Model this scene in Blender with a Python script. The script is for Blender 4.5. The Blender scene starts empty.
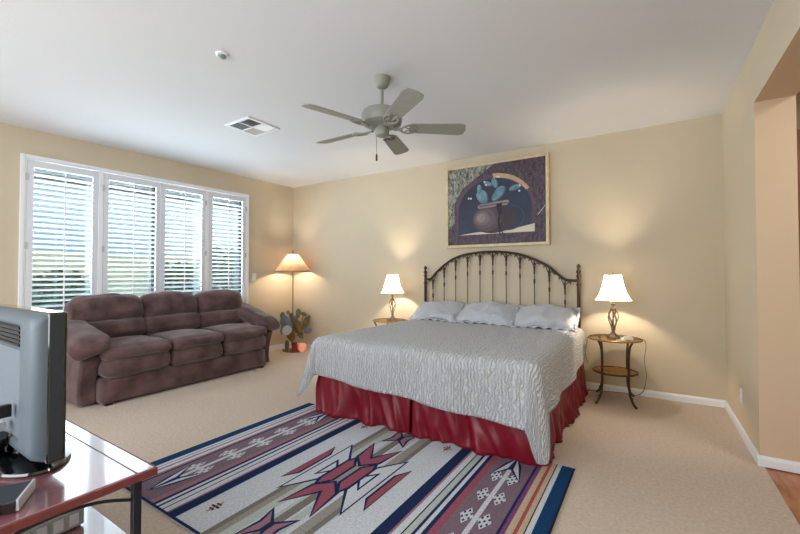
import bpy, bmesh, math, random
from mathutils import Vector, Matrix, noise
R = math.radians
PI = math.pi
random.seed(4)
scn = bpy.context.scene
COL = scn.collection

# ------------------------------------------------------------------ camera, sky, exposure, big lights
cam = bpy.data.cameras.new('camera')
cam.sensor_width = 36.0
cam.lens = 36.0 * 390.0 / 800.0
cam.clip_start = 0.02
camo = bpy.data.objects.new('camera', cam)
camo.location = (0, 0, 1.235)
camo.rotation_euler = (R(90) + math.atan(7.3 / 390.0), 0, R(32.6))
COL.objects.link(camo)
scn.camera = camo

scn.view_settings.view_transform = 'Standard'
scn.view_settings.look = 'None'
scn.view_settings.gamma = 1.0
scn.view_settings.use_curve_mapping = False
scn.view_settings.exposure = 0.26

W = bpy.data.worlds.new('sky')
scn.world = W
W.use_nodes = True
wn, wl = W.node_tree.nodes, W.node_tree.links
wn.clear()
wo = wn.new('ShaderNodeOutputWorld'); bg = wn.new('ShaderNodeBackground')
tc = wn.new('ShaderNodeTexCoord'); nz = wn.new('ShaderNodeTexNoise'); cr = wn.new('ShaderNodeValToRGB')
nz.inputs['Scale'].default_value = 3.0; nz.inputs['Detail'].default_value = 5
cr.color_ramp.elements[0].position = 0.40; cr.color_ramp.elements[0].color = (0.40, 0.60, 0.82, 1)
cr.color_ramp.elements[1].position = 0.62; cr.color_ramp.elements[1].color = (0.70, 0.82, 0.92, 1)
wl.new(tc.outputs['Generated'], nz.inputs['Vector']); wl.new(nz.outputs['Fac'], cr.inputs['Fac'])
wl.new(cr.outputs['Color'], bg.inputs['Color']); wl.new(bg.outputs['Background'], wo.inputs['Surface'])
bg.inputs['Strength'].default_value = 0.7

def area_light(name, loc, rot, sx, sy, watts, color, portal=False):
    l = bpy.data.lights.new(name, 'AREA'); l.shape = 'RECTANGLE'; l.size = sx; l.size_y = sy
    l.energy = watts; l.color = color
    o = bpy.data.objects.new(name, l); o.location = loc; o.rotation_euler = rot
    COL.objects.link(o)
    return o
# added rear fill behind the camera, daylight at the shuttered window, added hall fill
area_light('rear_fill_light', (-2.4, -2.12, 1.45), (R(90), 0, 0), 4.2, 1.7, 128, (0.94, 0.97, 1.0))
area_light('daylight_shuttered_window', (-5.75, 2.5, 1.75), (R(90), 0, R(-90)), 2.9, 1.6, 165, (0.82, 0.91, 1.0))
area_light('hall_fill_light', (1.6, 2.6, 2.70), (0, 0, 0), 0.6, 0.6, 16, (1.0, 0.93, 0.85))  # unseen lamp, added because the hall needs light

sun = bpy.data.lights.new('sun', 'SUN'); sun.energy = 1.6; sun.angle = R(1.0); sun.color = (1.0, 0.95, 0.86)
suno = bpy.data.objects.new('sun', sun); suno.location = (4, 2, 8); suno.rotation_euler = (0, R(42), 0); COL.objects.link(suno)

# ------------------------------------------------------------------ materials
def srgb(r, g, b):
    f = lambda c: (c / 255 / 12.92) if c / 255 <= 0.04045 else ((c / 255 + 0.055) / 1.055) ** 2.4
    return (f(r), f(g), f(b), 1.0)

def mat(name, rgb, rough=0.6, metal=0.0, var=0.0, vscale=8.0, bump=0.0, bscale=60.0, spec=0.5, sheen=0.0,
        coat=0.0, coords='Object', stretch=None, bdist=0.01, detail=4.0, rgb2=None, ior=None):
    m = bpy.data.materials.new(name); m.use_nodes = True
    nt = m.node_tree; b = nt.nodes['Principled BSDF']
    c = srgb(*rgb)
    b.inputs['Base Color'].default_value = c
    b.inputs['Roughness'].default_value = rough
    b.inputs['Metallic'].default_value = metal
    b.inputs['Specular IOR Level'].default_value = spec
    if ior: b.inputs['IOR'].default_value = ior
    if sheen: b.inputs['Sheen Weight'].default_value = sheen
    if coat:
        b.inputs['Coat Weight'].default_value = coat; b.inputs['Coat Roughness'].default_value = 0.06
    if var or bump or rgb2:
        t = nt.nodes.new('ShaderNodeTexCoord'); mp = nt.nodes.new('ShaderNodeMapping')
        nt.links.new(t.outputs[coords], mp.inputs['Vector'])
        if stretch: mp.inputs['Scale'].default_value = stretch
    if var or rgb2:
        n = nt.nodes.new('ShaderNodeTexNoise'); n.inputs['Scale'].default_value = vscale; n.inputs['Detail'].default_value = detail
        nt.links.new(mp.outputs['Vector'], n.inputs['Vector'])
        r = nt.nodes.new('ShaderNodeValToRGB')
        r.color_ramp.elements[0].position = 0.32; r.color_ramp.elements[1].position = 0.68
        if rgb2:
            r.color_ramp.elements[0].color = c; r.color_ramp.elements[1].color = srgb(*rgb2)
        else:
            r.color_ramp.elements[0].color = tuple(x * (1 - var) for x in c[:3]) + (1,)
            r.color_ramp.elements[1].color = tuple(min(1, x * (1 + var)) for x in c[:3]) + (1,)
        nt.links.new(n.outputs['Fac'], r.inputs['Fac']); nt.links.new(r.outputs['Color'], b.inputs['Base Color'])
    if bump:
        n2 = nt.nodes.new('ShaderNodeTexNoise'); n2.inputs['Scale'].default_value = bscale; n2.inputs['Detail'].default_value = 3
        nt.links.new(mp.outputs['Vector'], n2.inputs['Vector'])
        bp = nt.nodes.new('ShaderNodeBump'); bp.inputs['Strength'].default_value = bump; bp.inputs['Distance'].default_value = bdist
        nt.links.new(n2.outputs['Fac'], bp.inputs['Height']); nt.links.new(bp.outputs['Normal'], b.inputs['Normal'])
    return m

M = {}
M['wall'] = mat('wall_paint', (202, 189, 166), 0.85, var=0.02, vscale=2.0, bump=0.12, bscale=90, spec=0.2)
M['wallr'] = mat('wall_paint_light', (212, 198, 174), 0.85, var=0.02, vscale=2.0, bump=0.12, bscale=90, spec=0.2)
M['jamb'] = mat('wall_paint_pink', (214, 190, 160), 0.85, bump=0.1, bscale=80, spec=0.2)
M['ceil'] = mat('ceiling_paint', (224, 226, 230), 0.9, bump=0.1, bscale=70, spec=0.15)
M['white'] = mat('white_trim', (236, 238, 242), 0.4)
M['shutter'] = mat('shutter_white', (218, 221, 227), 0.38)
M['carpet'] = mat('carpet', (222, 204, 186), 0.95, var=0.10, vscale=55, bump=0.9, bscale=260, spec=0.1, sheen=0.2, bdist=0.012)
M['hardwood'] = mat('hardwood', (150, 92, 60), 0.35, rgb2=(196, 136, 96), vscale=5, stretch=(6, 1, 1))
M['suede'] = mat('brown_suede', (66, 46, 47), 0.85, rgb2=(108, 84, 84), vscale=5.5, bump=0.25, bscale=40, sheen=0.3, spec=0.15, detail=7)
M['sofafoot'] = mat('dark_wood', (40, 28, 24), 0.5)
M['bronze'] = mat('bronze_metal', (84, 66, 52), 0.42, metal=0.75, var=0.25, vscale=30)
M['dkbronze'] = mat('dark_iron', (62, 50, 44), 0.45, metal=0.6, var=0.2, vscale=30)
M['gold'] = mat('antique_gold', (150, 118, 72), 0.35, metal=0.8, var=0.25, vscale=40)
M['amber'] = mat('amber_wicker', (170, 130, 74), 0.5, var=0.2, vscale=40)
M['lampmetal'] = mat('antique_pewter', (122, 106, 86), 0.42, metal=0.6, var=0.25, vscale=50)
M['brass'] = mat('brushed_brass', (150, 128, 92), 0.35, metal=0.8)
M['satin'] = mat('burgundy_satin', (122, 14, 36), 0.36, spec=0.4, sheen=0.0, var=0.08, vscale=6, bump=0.08, bscale=14, bdist=0.02)
M['pillow'] = mat('pillow_quilt', (184, 188, 196), 0.8, bump=0.7, bscale=42, spec=0.2, sheen=0.2, bdist=0.01)
M['mattress'] = mat('mattress_cloth', (228, 228, 228), 0.8)
M['fan'] = mat('fan_grey_paint', (142, 144, 136), 0.45, var=0.04)
M['fanblade'] = mat('fan_blade_wood', (148, 150, 142), 0.5, var=0.06, vscale=6, stretch=(1, 14, 1))
M['fandark'] = mat('fan_dark', (50, 48, 44), 0.5)
M['cherry'] = mat('cherry_veneer', (140, 88, 96), 0.2, var=0.12, vscale=4, stretch=(9, 1, 1), spec=1.0, coat=1.0, ior=2.2)  # base paler than the true dark red, carrying the reflected light
M['cherryedge'] = mat('cherry_edge', (118, 52, 52), 0.35, var=0.15, vscale=5, stretch=(1, 9, 1))
M['blackmetal'] = mat('black_metal', (26, 32, 46), 0.4, metal=0.3)
M['gloss'] = mat('gloss_black', (14, 16, 20), 0.08, spec=0.7, coat=0.6)
M['tvgrey'] = mat('tv_shell_grey', (86, 98, 108), 0.45, var=0.03, vscale=20)
M['tvpanel'] = mat('tv_panel_grey', (104, 114, 124), 0.6)
M['tvdark'] = mat('tv_dark_plastic', (44, 52, 60), 0.4)
M['plastic'] = mat('black_plastic', (20, 20, 22), 0.4)
M['silver'] = mat('silver_plastic', (186, 188, 194), 0.35)
M['devgrey'] = mat('grey_plastic', (140, 150, 148), 0.45)
M['red'] = mat('red_ceramic', (150, 36, 26), 0.3)
M['frame'] = mat('pale_gilt_wood', (206, 186, 150), 0.45, var=0.12, vscale=14)
M['cordm'] = mat('brown_cord', (92, 74, 54), 0.6)
M['paper'] = mat('white_paper', (232, 228, 218), 0.6)
M['plate'] = mat('switch_plate', (238, 234, 224), 0.4)
M['ventdark'] = mat('vent_shadow', (70, 72, 74), 0.7)
M['mort'] = mat('garden_block', (206, 206, 178), 0.9, var=0.06, vscale=6, bump=0.3, bscale=30)
M['gravel'] = mat('pale_gravel', (200, 192, 178), 0.95, var=0.12, vscale=40, bump=0.4, bscale=80)
M['leaf'] = mat('shrub_leaf', (70, 110, 66), 0.6, var=0.35, vscale=9)
M['bark'] = mat('shrub_bark', (86, 70, 56), 0.8)
M['eave'] = mat('patio_wood', (48, 44, 44), 0.7)
M['door'] = mat('door_wood', (188, 132, 92), 0.5, rgb2=(160, 104, 70), vscale=4, stretch=(8, 1, 1))
M['cacgreen'] = mat('cactus_olive', (116, 112, 84), 0.45, metal=0.5, var=0.2, vscale=20)
M['cacgrey'] = mat('cactus_steel', (126, 136, 148), 0.35, metal=0.6, var=0.15, vscale=20)
M['cactan'] = mat('cactus_bronze', (130, 104, 66), 0.4, metal=0.5, var=0.2, vscale=20)
M['cacwhite'] = mat('cactus_pale', (196, 204, 214), 0.3, metal=0.3)

def glass_mat(name, tint, rough=0.0, fac=0.08):
    m = bpy.data.materials.new(name); m.use_nodes = True
    nt = m.node_tree; nt.nodes.clear()
    o = nt.nodes.new('ShaderNodeOutputMaterial'); mx = nt.nodes.new('ShaderNodeMixShader')
    tr = nt.nodes.new('ShaderNodeBsdfTransparent'); gl = nt.nodes.new('ShaderNodeBsdfGlossy')
    tr.inputs['Color'].default_value = tint; gl.inputs['Roughness'].default_value = rough
    mx.inputs['Fac'].default_value = fac
    nt.links.new(tr.outputs[0], mx.inputs[1]); nt.links.new(gl.outputs[0], mx.inputs[2]); nt.links.new(mx.outputs[0], o.inputs['Surface'])
    return m
M['glass'] = glass_mat('window_glass', (0.93, 0.98, 0.97, 1))
M['tableglass'] = glass_mat('table_glass', (0.86, 0.74, 0.50, 1), fac=.25, rough=.08)

def shade_mat(name, rgb, t=0.55, noise_amt=0.0):
    m = bpy.data.materials.new(name); m.use_nodes = True
    nt = m.node_tree; nt.nodes.clear()
    o = nt.nodes.new('ShaderNodeOutputMaterial'); mx = nt.nodes.new('ShaderNodeMixShader')
    d = nt.nodes.new('ShaderNodeBsdfDiffuse'); tr = nt.nodes.new('ShaderNodeBsdfTranslucent')
    c = srgb(*rgb)
    d.inputs['Color'].default_value = c; tr.inputs['Color'].default_value = c
    if noise_amt:
        tcn = nt.nodes.new('ShaderNodeTexCoord'); n = nt.nodes.new('ShaderNodeTexNoise'); n.inputs['Scale'].default_value = 6
        n.inputs['Detail'].default_value = 6
        r = nt.nodes.new('ShaderNodeValToRGB'); r.color_ramp.elements[0].position = .3; r.color_ramp.elements[1].position = .7
        r.color_ramp.elements[0].color = tuple(x * (1 - noise_amt) for x in c[:3]) + (1,); r.color_ramp.elements[1].color = c
        nt.links.new(tcn.outputs['Object'], n.inputs['Vector']); nt.links.new(n.outputs['Fac'], r.inputs['Fac'])
        nt.links.new(r.outputs['Color'], d.inputs['Color']); nt.links.new(r.outputs['Color'], tr.inputs['Color'])
    mx.inputs['Fac'].default_value = t
    nt.links.new(d.outputs[0], mx.inputs[1]); nt.links.new(tr.outputs[0], mx.inputs[2]); nt.links.new(mx.outputs[0], o.inputs['Surface'])
    return m
M['shade'] = shade_mat('cream_shade_fabric', (250, 244, 232))
M['mica'] = shade_mat('parchment_shade', (204, 170, 138), 0.38, 0.35)

def coverlet_mat():
    m = bpy.data.materials.new('quilted_coverlet'); m.use_nodes = True
    nt = m.node_tree; b = nt.nodes['Principled BSDF']
    b.inputs['Roughness'].default_value = 0.75; b.inputs['Specular IOR Level'].default_value = 0.25; b.inputs['Sheen Weight'].default_value = 0.2
    t = nt.nodes.new('ShaderNodeTexCoord')
    w = nt.nodes.new('ShaderNodeTexWave'); w.wave_type = 'BANDS'; w.bands_direction = 'X'
    w.inputs['Scale'].default_value = 13; w.inputs['Distortion'].default_value = 7.0; w.inputs['Detail'].default_value = 2; w.inputs['Detail Scale'].default_value = 1.6
    n = nt.nodes.new('ShaderNodeTexNoise'); n.inputs['Scale'].default_value = 26
    mp = nt.nodes.new('ShaderNodeMapping'); mp.inputs['Scale'].default_value = (1.6, 0.5, 1)
    nt.links.new(t.outputs['UV'], w.inputs['Vector']); nt.links.new(t.outputs['UV'], mp.inputs['Vector']); nt.links.new(mp.outputs['Vector'], n.inputs['Vector'])
    a = nt.nodes.new('ShaderNodeMath'); a.operation = 'ADD'
    nt.links.new(w.outputs['Fac'], a.inputs[0]); nt.links.new(n.outputs['Fac'], a.inputs[1])
    bp = nt.nodes.new('ShaderNodeBump'); bp.inputs['Strength'].default_value = 0.85; bp.inputs['Distance'].default_value = 0.012
    nt.links.new(a.outputs[0], bp.inputs['Height']); nt.links.new(bp.outputs['Normal'], b.inputs['Normal'])
    r = nt.nodes.new('ShaderNodeValToRGB'); r.color_ramp.elements[0].position = .5; r.color_ramp.elements[1].position = 1.3
    r.color_ramp.elements[0].color = srgb(174, 178, 185); r.color_ramp.elements[1].color = srgb(204, 207, 212)
    nt.links.new(a.outputs[0], r.inputs['Fac']); nt.links.new(r.outputs['Color'], b.inputs['Base Color'])
    return m
M['coverlet'] = coverlet_mat()

# ------------------------------------------------------------------ builders
class MB:
    """collects shapes into one mesh with one or more materials"""
    def __init__(self):
        self.v = []; self.f = []; self.mi = []; self.cur = 0; self.uv = None
    def add(self, verts, faces, mi=None):
        o = len(self.v); self.v += [tuple(x) for x in verts]
        self.f += [tuple(i + o for i in fc) for fc in faces]; self.mi += [self.cur if mi is None else mi] * len(faces)
    def box(self, x0, y0, z0, x1, y1, z1, mi=None, mtx=None):
        vs = [Vector(p) for p in ((x0, y0, z0), (x1, y0, z0), (x1, y1, z0), (x0, y1, z0), (x0, y0, z1), (x1, y0, z1), (x1, y1, z1), (x0, y1, z1))]
        if mtx is not None: vs = [mtx @ p for p in vs]
        self.add(vs, [(0, 3, 2, 1), (4, 5, 6, 7), (0, 1, 5, 4), (1, 2, 6, 5), (2, 3, 7, 6), (3, 0, 4, 7)], mi); return self
    def prism(self, poly, p0, ax, ay, an, depth, mi=None):
        """poly in (ax,ay) plane at p0, extruded along an"""
        p0, ax, ay, an = map(Vector, (p0, ax, ay, an)); n = len(poly)
        a = [p0 + ax * u + ay * w for u, w in poly]; b = [q + an * depth for q in a]
        self.add(a + b, [tuple(range(n - 1, -1, -1)), tuple(range(n, 2 * n))] + [(i, (i + 1) % n, (i + 1) % n + n, i + n) for i in range(n)], mi); return self
    def tube(self, pts, rad, n=8, closed=False, mi=None, caps=True):
        P = [Vector(p) for p in pts]; m = len(P)
        rr = rad if isinstance(rad, (list, tuple)) else [rad] * m
        up = None; rings = []
        for i in range(m):
            if closed: t = P[(i + 1) % m] - P[i - 1]
            else: t = P[min(i + 1, m - 1)] - P[max(i - 1, 0)]
            if t.length < 1e-9: t = Vector((0, 0, 1))
            t.normalize()
            if up is None:
                up = Vector((0, 0, 1)) if abs(t.z) < 0.9 else Vector((1, 0, 0))
            up = (up - t * up.dot(t))
            if up.length < 1e-6: up = t.orthogonal()
            up.normalize(); s = t.cross(up)
            rings.append([P[i] + (up * math.cos(2 * PI * k / n) + s * math.sin(2 * PI * k / n)) * rr[i] for k in range(n)])
        vs = [p for r in rings for p in r]; fs = []
        for i in range(m if closed else m - 1):
            j = (i + 1) % m
            for k in range(n):
                fs.append((i * n + k, j * n + k, j * n + (k + 1) % n, i * n + (k + 1) % n))
        if caps and not closed:
            fs.append(tuple(range(n))); fs.append(tuple((m - 1) * n + k for k in range(n - 1, -1, -1)))
        self.add(vs, fs, mi); return self
    def lathe(self, prof, c=(0, 0, 0), n=24, mi=None, sx=1.0, sy=1.0, cap=True, mtx=None):
        vs = []; fs = []; m = len(prof)
        for r, z in prof:
            for k in range(n):
                a = 2 * PI * k / n
                p = Vector((c[0] + r * sx * math.cos(a), c[1] + r * sy * math.sin(a), c[2] + z))
                vs.append(mtx @ p if mtx is not None else p)
        for i in range(m - 1):
            for k in range(n):
                fs.append((i * n + k, i * n + (k + 1) % n, (i + 1) * n + (k + 1) % n, (i + 1) * n + k))
        if cap:
            if prof[0][0] > 1e-5: fs.append(tuple(range(n - 1, -1, -1)))
            if prof[-1][0] > 1e-5: fs.append(tuple((m - 1) * n + k for k in range(n)))
        self.add(vs, fs, mi); return self
    def ball(self, c, r, n=14, m=9, mi=None, sc=(1, 1, 1), mtx=None):
        vs = []; fs = []
        for i in range(m + 1):
            ph = PI * i / m
            for k in range(n):
                a = 2 * PI * k / n
                p = Vector((r * sc[0] * math.sin(ph) * math.cos(a), r * sc[1] * math.sin(ph) * math.sin(a), -r * sc[2] * math.cos(ph)))
                if mtx is not None: p = mtx @ p
                vs.append(Vector(c) + p)
        for i in range(m):
            for k in range(n):
                fs.append((i * n + k, i * n + (k + 1) % n, (i + 1) * n + (k + 1) % n, (i + 1) * n + k))
        self.add(vs, fs, mi); return self
    def cushion(self, c, s, r=0.08, n=16, bulge=(0, 0, 0), mtx=None, wr=0.0, fn=None, seed=0.0, mi=None):
        """rounded soft box: size s, corner radius r, face bulge per axis, wrinkle noise wr"""
        hx, hy, hz = s[0] / 2, s[1] / 2, s[2] / 2
        idx = {}; vs = []; fs = []
        def vert(i, j, k):
            key = (i, j, k)
            if key in idx: return idx[key]
            q = Vector((-1 + 2 * i / n, -1 + 2 * j / n, -1 + 2 * k / n))
            p = Vector((q.x * hx, q.y * hy, q.z * hz))
            rr = min(r, hx, hy, hz)
            inn = Vector((max(-hx + rr, min(hx - rr, p.x)), max(-hy + rr, min(hy - rr, p.y)), max(-hz + rr, min(hz - rr, p.z))))
            d = p - inn
            if d.length > 1e-9: p = inn + d.normalized() * rr
            fx, fy, fz = 1 - q.x ** 2, 1 - q.y ** 2, 1 - q.z ** 2
            p.x += bulge[0] * q.x * fy * fz; p.y += bulge[1] * q.y * fx * fz; p.z += bulge[2] * q.z * fx * fy
            if fn: p = fn(p, q)
            if wr:
                w = noise.noise_vector(p * 7 + Vector((seed, seed * 2, 0))) * wr + noise.noise_vector(p * 17 + Vector((0, seed, 3))) * wr * 0.45
                p = p + w
            if mtx is not None: p = mtx @ p
            idx[key] = len(vs); vs.append(Vector(c) + p); return idx[key]
        for a in range(n):
            for b in range(n):
                fs.append((vert(a, b, 0), vert(a, b + 1, 0), vert(a + 1, b + 1, 0), vert(a + 1, b, 0)))
                fs.append((vert(a, b, n), vert(a + 1, b, n), vert(a + 1, b + 1, n), vert(a, b + 1, n)))
                fs.append((vert(a, 0, b), vert(a + 1, 0, b), vert(a + 1, 0, b + 1), vert(a, 0, b + 1)))
                fs.append((vert(a, n, b), vert(a, n, b + 1), vert(a + 1, n, b + 1), vert(a + 1, n, b)))
                fs.append((vert(0, a, b), vert(0, a, b + 1), vert(0, a + 1, b + 1), vert(0, a + 1, b)))
                fs.append((vert(n, a, b), vert(n, a + 1, b), vert(n, a + 1, b + 1), vert(n, a, b + 1)))
        self.add(vs, fs, mi); return self
    def grid(self, fn, nu, nv, mi=None):
        vs = [fn(i / nu, j / nv) for j in range(nv + 1) for i in range(nu + 1)]; w = nu + 1
        self.add(vs, [(j * w + i, j * w + i + 1, (j + 1) * w + i + 1, (j + 1) * w + i) for j in range(nv) for i in range(nu)], mi); return self
    def build(self, name, mats, parent=None, smooth=False, bevel=0.0, thick=0.0, sub=0, seg=2):
        me = bpy.data.meshes.new(name); me.from_pydata(self.v, [], self.f)
        if not isinstance(mats, (list, tuple)): mats = [mats]
        for m in mats: me.materials.append(m)
        me.polygons.foreach_set('material_index', self.mi)
        bm = bmesh.new(); bm.from_mesh(me); bmesh.ops.recalc_face_normals(bm, faces=bm.faces); bm.to_mesh(me); bm.free()
        if smooth:
            me.polygons.foreach_set('use_smooth', [True] * len(me.polygons))
            if smooth != 'all': me.set_sharp_from_angle(angle=R(38))
        me.update()
        o = bpy.data.objects.new(name, me); COL.objects.link(o)
        if parent is not None: o.parent = parent
        if thick:
            s = o.modifiers.new('thickness', 'SOLIDIFY'); s.thickness = thick; s.offset = 0
        if bevel:
            b = o.modifiers.new('bevel', 'BEVEL'); b.width = bevel; b.segments = seg; b.limit_method = 'ANGLE'; b.angle_limit = R(40)
        if sub:
            s = o.modifiers.new('subdivision', 'SUBSURF'); s.levels = sub; s.render_levels = sub
        return o

def thing(name, label, cat, loc=(0, 0, 0), rz=0.0, group=None):
    o = bpy.data.objects.new(name, None); o.empty_display_size = 0.1
    COL.objects.link(o); o.location = loc; o.rotation_euler = (0, 0, rz)
    o['label'] = label; o['category'] = cat
    if group: o['group'] = group
    return o
def tag(o, label, cat, group=None):
    o['label'] = label; o['category'] = cat
    if group: o['group'] = group
    return o
def struct(o):
    o['kind'] = 'structure'; return o
def children(o): return [c for c in o.children]
def copy_tree(o, parent=None):
    kids = list(o.children)
    c = o.copy(); COL.objects.link(c); c.parent = parent
    if o.type == 'LIGHT': pass
    for k in kids: copy_tree(k, c)
    return c
def spline(pts, n=8, closed=False):
    P = [Vector(p) for p in pts]; out = []; m = len(P)
    rng = range(m if closed else m - 1)
    for i in rng:
        if closed: a, b, c, d = P[i - 1], P[i], P[(i + 1) % m], P[(i + 2) % m]
        else: a, b, c, d = P[max(i - 1, 0)], P[i], P[i + 1], P[min(i + 2, m - 1)]
        for k in range(n):
            t = k / n
            out.append(0.5 * ((2 * b) + (c - a) * t + (2 * a - 5 * b + 4 * c - d) * t * t + (3 * b - a - 3 * c + d) * t ** 3))
    if not closed: out.append(P[-1])
    return out

# ------------------------------------------------------------------ the room
CZ = 2.74; YB = 4.69; XR = 0.59; XJ = 0.79; YJ = 3.40; YREAR = -2.2
LW0 = Vector((-5.2, YB, 0)); LW1 = Vector((-5.40, 1.09, 0))
LD = (LW1 - LW0).normalized()                 # along the left wall towards the camera
LN = Vector((-LD.y, LD.x, 0))                 # into the room
if LN.x < 0: LN = -LN
def lw(s, n, z): return LW0 + LD * s + LN * n + Vector((0, 0, z))
LMTX = Matrix(((LD.x, LN.x, 0, LW0.x), (LD.y, LN.y, 0, LW0.y), (0, 0, 1, 0), (0, 0, 0, 1)))
def s_of(y): return (y - YB) / LD.y

b = MB(); b.prism([(-5.6, YREAR), (0.61, YREAR), (0.61, YB + .1), (-5.4, YB + .1)], (0, 0, -.1), (1, 0, 0), (0, 1, 0), (0, 0, 1), .1)
struct(b.build('floor', M['carpet']))
b = MB(); b.box(0.61, YREAR, -.1, 2.6, 4.35, -.008)
struct(b.build('floor_hall', M['hardwood']))
b = MB(); b.box(-5.75, YREAR - .1, CZ, 2.7, YB + .15, CZ + .1)
struct(b.build('ceiling', M['ceil']))
b = MB(); b.box(-5.45, YB, 0, XJ, YB + .12, CZ)
struct(b.build('wall_back', M['wall']))
# left wall with its window hole
WS0, WS1 = s_of(3.79), s_of(1.28); WZ0, WZ1 = 0.62, 2.44
b = MB(); SE = s_of(YREAR)
b.box(-.15, -.14, 0, WS0, 0, CZ, mtx=LMTX); b.box(WS1, -.14, 0, SE, 0, CZ, mtx=LMTX)
b.box(WS0, -.14, 0, WS1, 0, WZ0, mtx=LMTX); b.box(WS0, -.14, WZ1, WS1, 0, CZ, mtx=LMTX)
struct(b.build('wall_left', M['wall']))
# right wall: stub beside the bed corner, head over the opening, stretch beside the camera
b = MB(); b.box(XR, YJ, 0, XJ, YB, CZ, mi=0); b.box(XR, 1.9, 2.365, XJ, YJ, CZ, mi=0); b.box(XR, YREAR, 0, XJ, 1.9, CZ, mi=0)
wr = struct(b.build('wall_right', [M['wallr'], M['jamb']]))
for p in wr.data.polygons:
    if p.normal.y < -.9 and abs(p.center.y - YJ) < .01 and p.center.z < 2: p.material_index = 1
    if p.normal.z < -.9 and p.center.z > 1: p.material_index = 1
b = MB(); WRX0, WRX1 = -4.5, -0.3  # rear wall, its wide unseen opening added for soft frontal light
b.box(-5.75, YREAR - .12, 0, WRX0, YREAR, CZ); b.box(WRX1, YREAR - .12, 0, 2.6, YREAR, CZ)
b.box(WRX0, YREAR - .12, 0, WRX1, YREAR, .6); b.box(WRX0, YREAR - .12, 2.3, WRX1, YREAR, CZ)
struct(b.build('wall_rear', M['wallr']))
b = MB(); b.box(XJ, 4.24, 0, 2.7, 4.36, CZ); struct(b.build('wall_hall_back', M['wallr']))
b = MB(); b.box(2.6, YREAR, 0, 2.72, 4.24, CZ); struct(b.build('wall_hall_side', M['wallr']))
dr = struct(MB().box(0.93, 4.20, 0, 1.75, 4.238, 2.36).build('door_1', M['door'], bevel=.004))
# baseboards
def base_prof(h=.066): return [(0, 0), (.014, 0), (.014, h - .02), (.007, h), (0, h)]
b = MB(); b.prism(base_prof(), (-5.2, YB, 0), (0, -1, 0), (0, 0, 1), (1, 0, 0), XR + 5.2); struct(b.build('baseboard_back', M['white']))
b = MB(); b.prism(base_prof(), (XR, YB, 0), (-1, 0, 0), (0, 0, 1), (0, -1, 0), YB - YJ)
b.prism(base_prof(), (XR - .014, YJ, 0), (0, -1, 0), (0, 0, 1), (1, 0, 0), XJ - XR + .014); struct(b.build('baseboard_right', M['white']))
b = MB(); b.prism(base_prof(), LW0, LN, (0, 0, 1), LD, SE); struct(b.build('baseboard_left', M['white']))

# window casing, glass and mullion, then four shutter panels
CS0, CS1, CT, CB = s_of(3.825), s_of(1.245), 2.47, .57
b = MB()
b.box(CS0, 0, CB, WS0, .025, CT, mtx=LMTX); b.box(WS1, 0, CB, CS1, .025, CT, mtx=LMTX)
b.box(WS0, 0, WZ1, WS1, .025, CT, mtx=LMTX); b.box(WS0, 0, CB, WS1, .025, WZ0, mtx=LMTX)
b.box(CS0 - .015, .0, CB - .03, CS1 + .015, .045, CB, mtx=LMTX)
# lining of the hole
b.box(WS0, -.13, WZ0, WS0 + .014, .02, WZ1, mtx=LMTX); b.box(WS1 - .014, -.13, WZ0, WS1, .02, WZ1, mtx=LMTX)
b.box(WS0 + .014, -.13, WZ1 - .014, WS1 - .014, .02, WZ1, mtx=LMTX); b.box(WS0 + .014, -.13, WZ0, WS1 - .014, .02, WZ0 + .014, mtx=LMTX)
win = struct(b.build('window_1', M['white'], bevel=.003))
b = MB(); sm = (WS0 + WS1) / 2
for a, c in ((WS0 + .014, WS0 + .06), (WS1 - .06, WS1 - .014), (sm - .03, sm + .03)): b.box(a, -.125, WZ0 + .014, c, -.095, WZ1 - .014, mtx=LMTX)
for a, c in ((WZ0 + .014, WZ0 + .06), (WZ1 - .06, WZ1 - .014)): b.box(WS0 + .06, -.125, a, WS1 - .06, -.095, c, mtx=LMTX)
b.build('window_sash', M['eave'], win)
MB().box(WS0 + .05, -.112, WZ0 + .05, WS1 - .05, -.106, WZ1 - .05, mtx=LMTX).build('window_glass', M['glass'], win)
b = MB()
P1, P2 = s_of(1.925), s_of(3.175)
for p in (P1, P2): b.box(p - .022, -.05, WZ0 + .014, p + .022, .022, WZ1 - .014, mtx=LMTX)
b.build('window_post', M['white'], win, bevel=.003)

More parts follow.
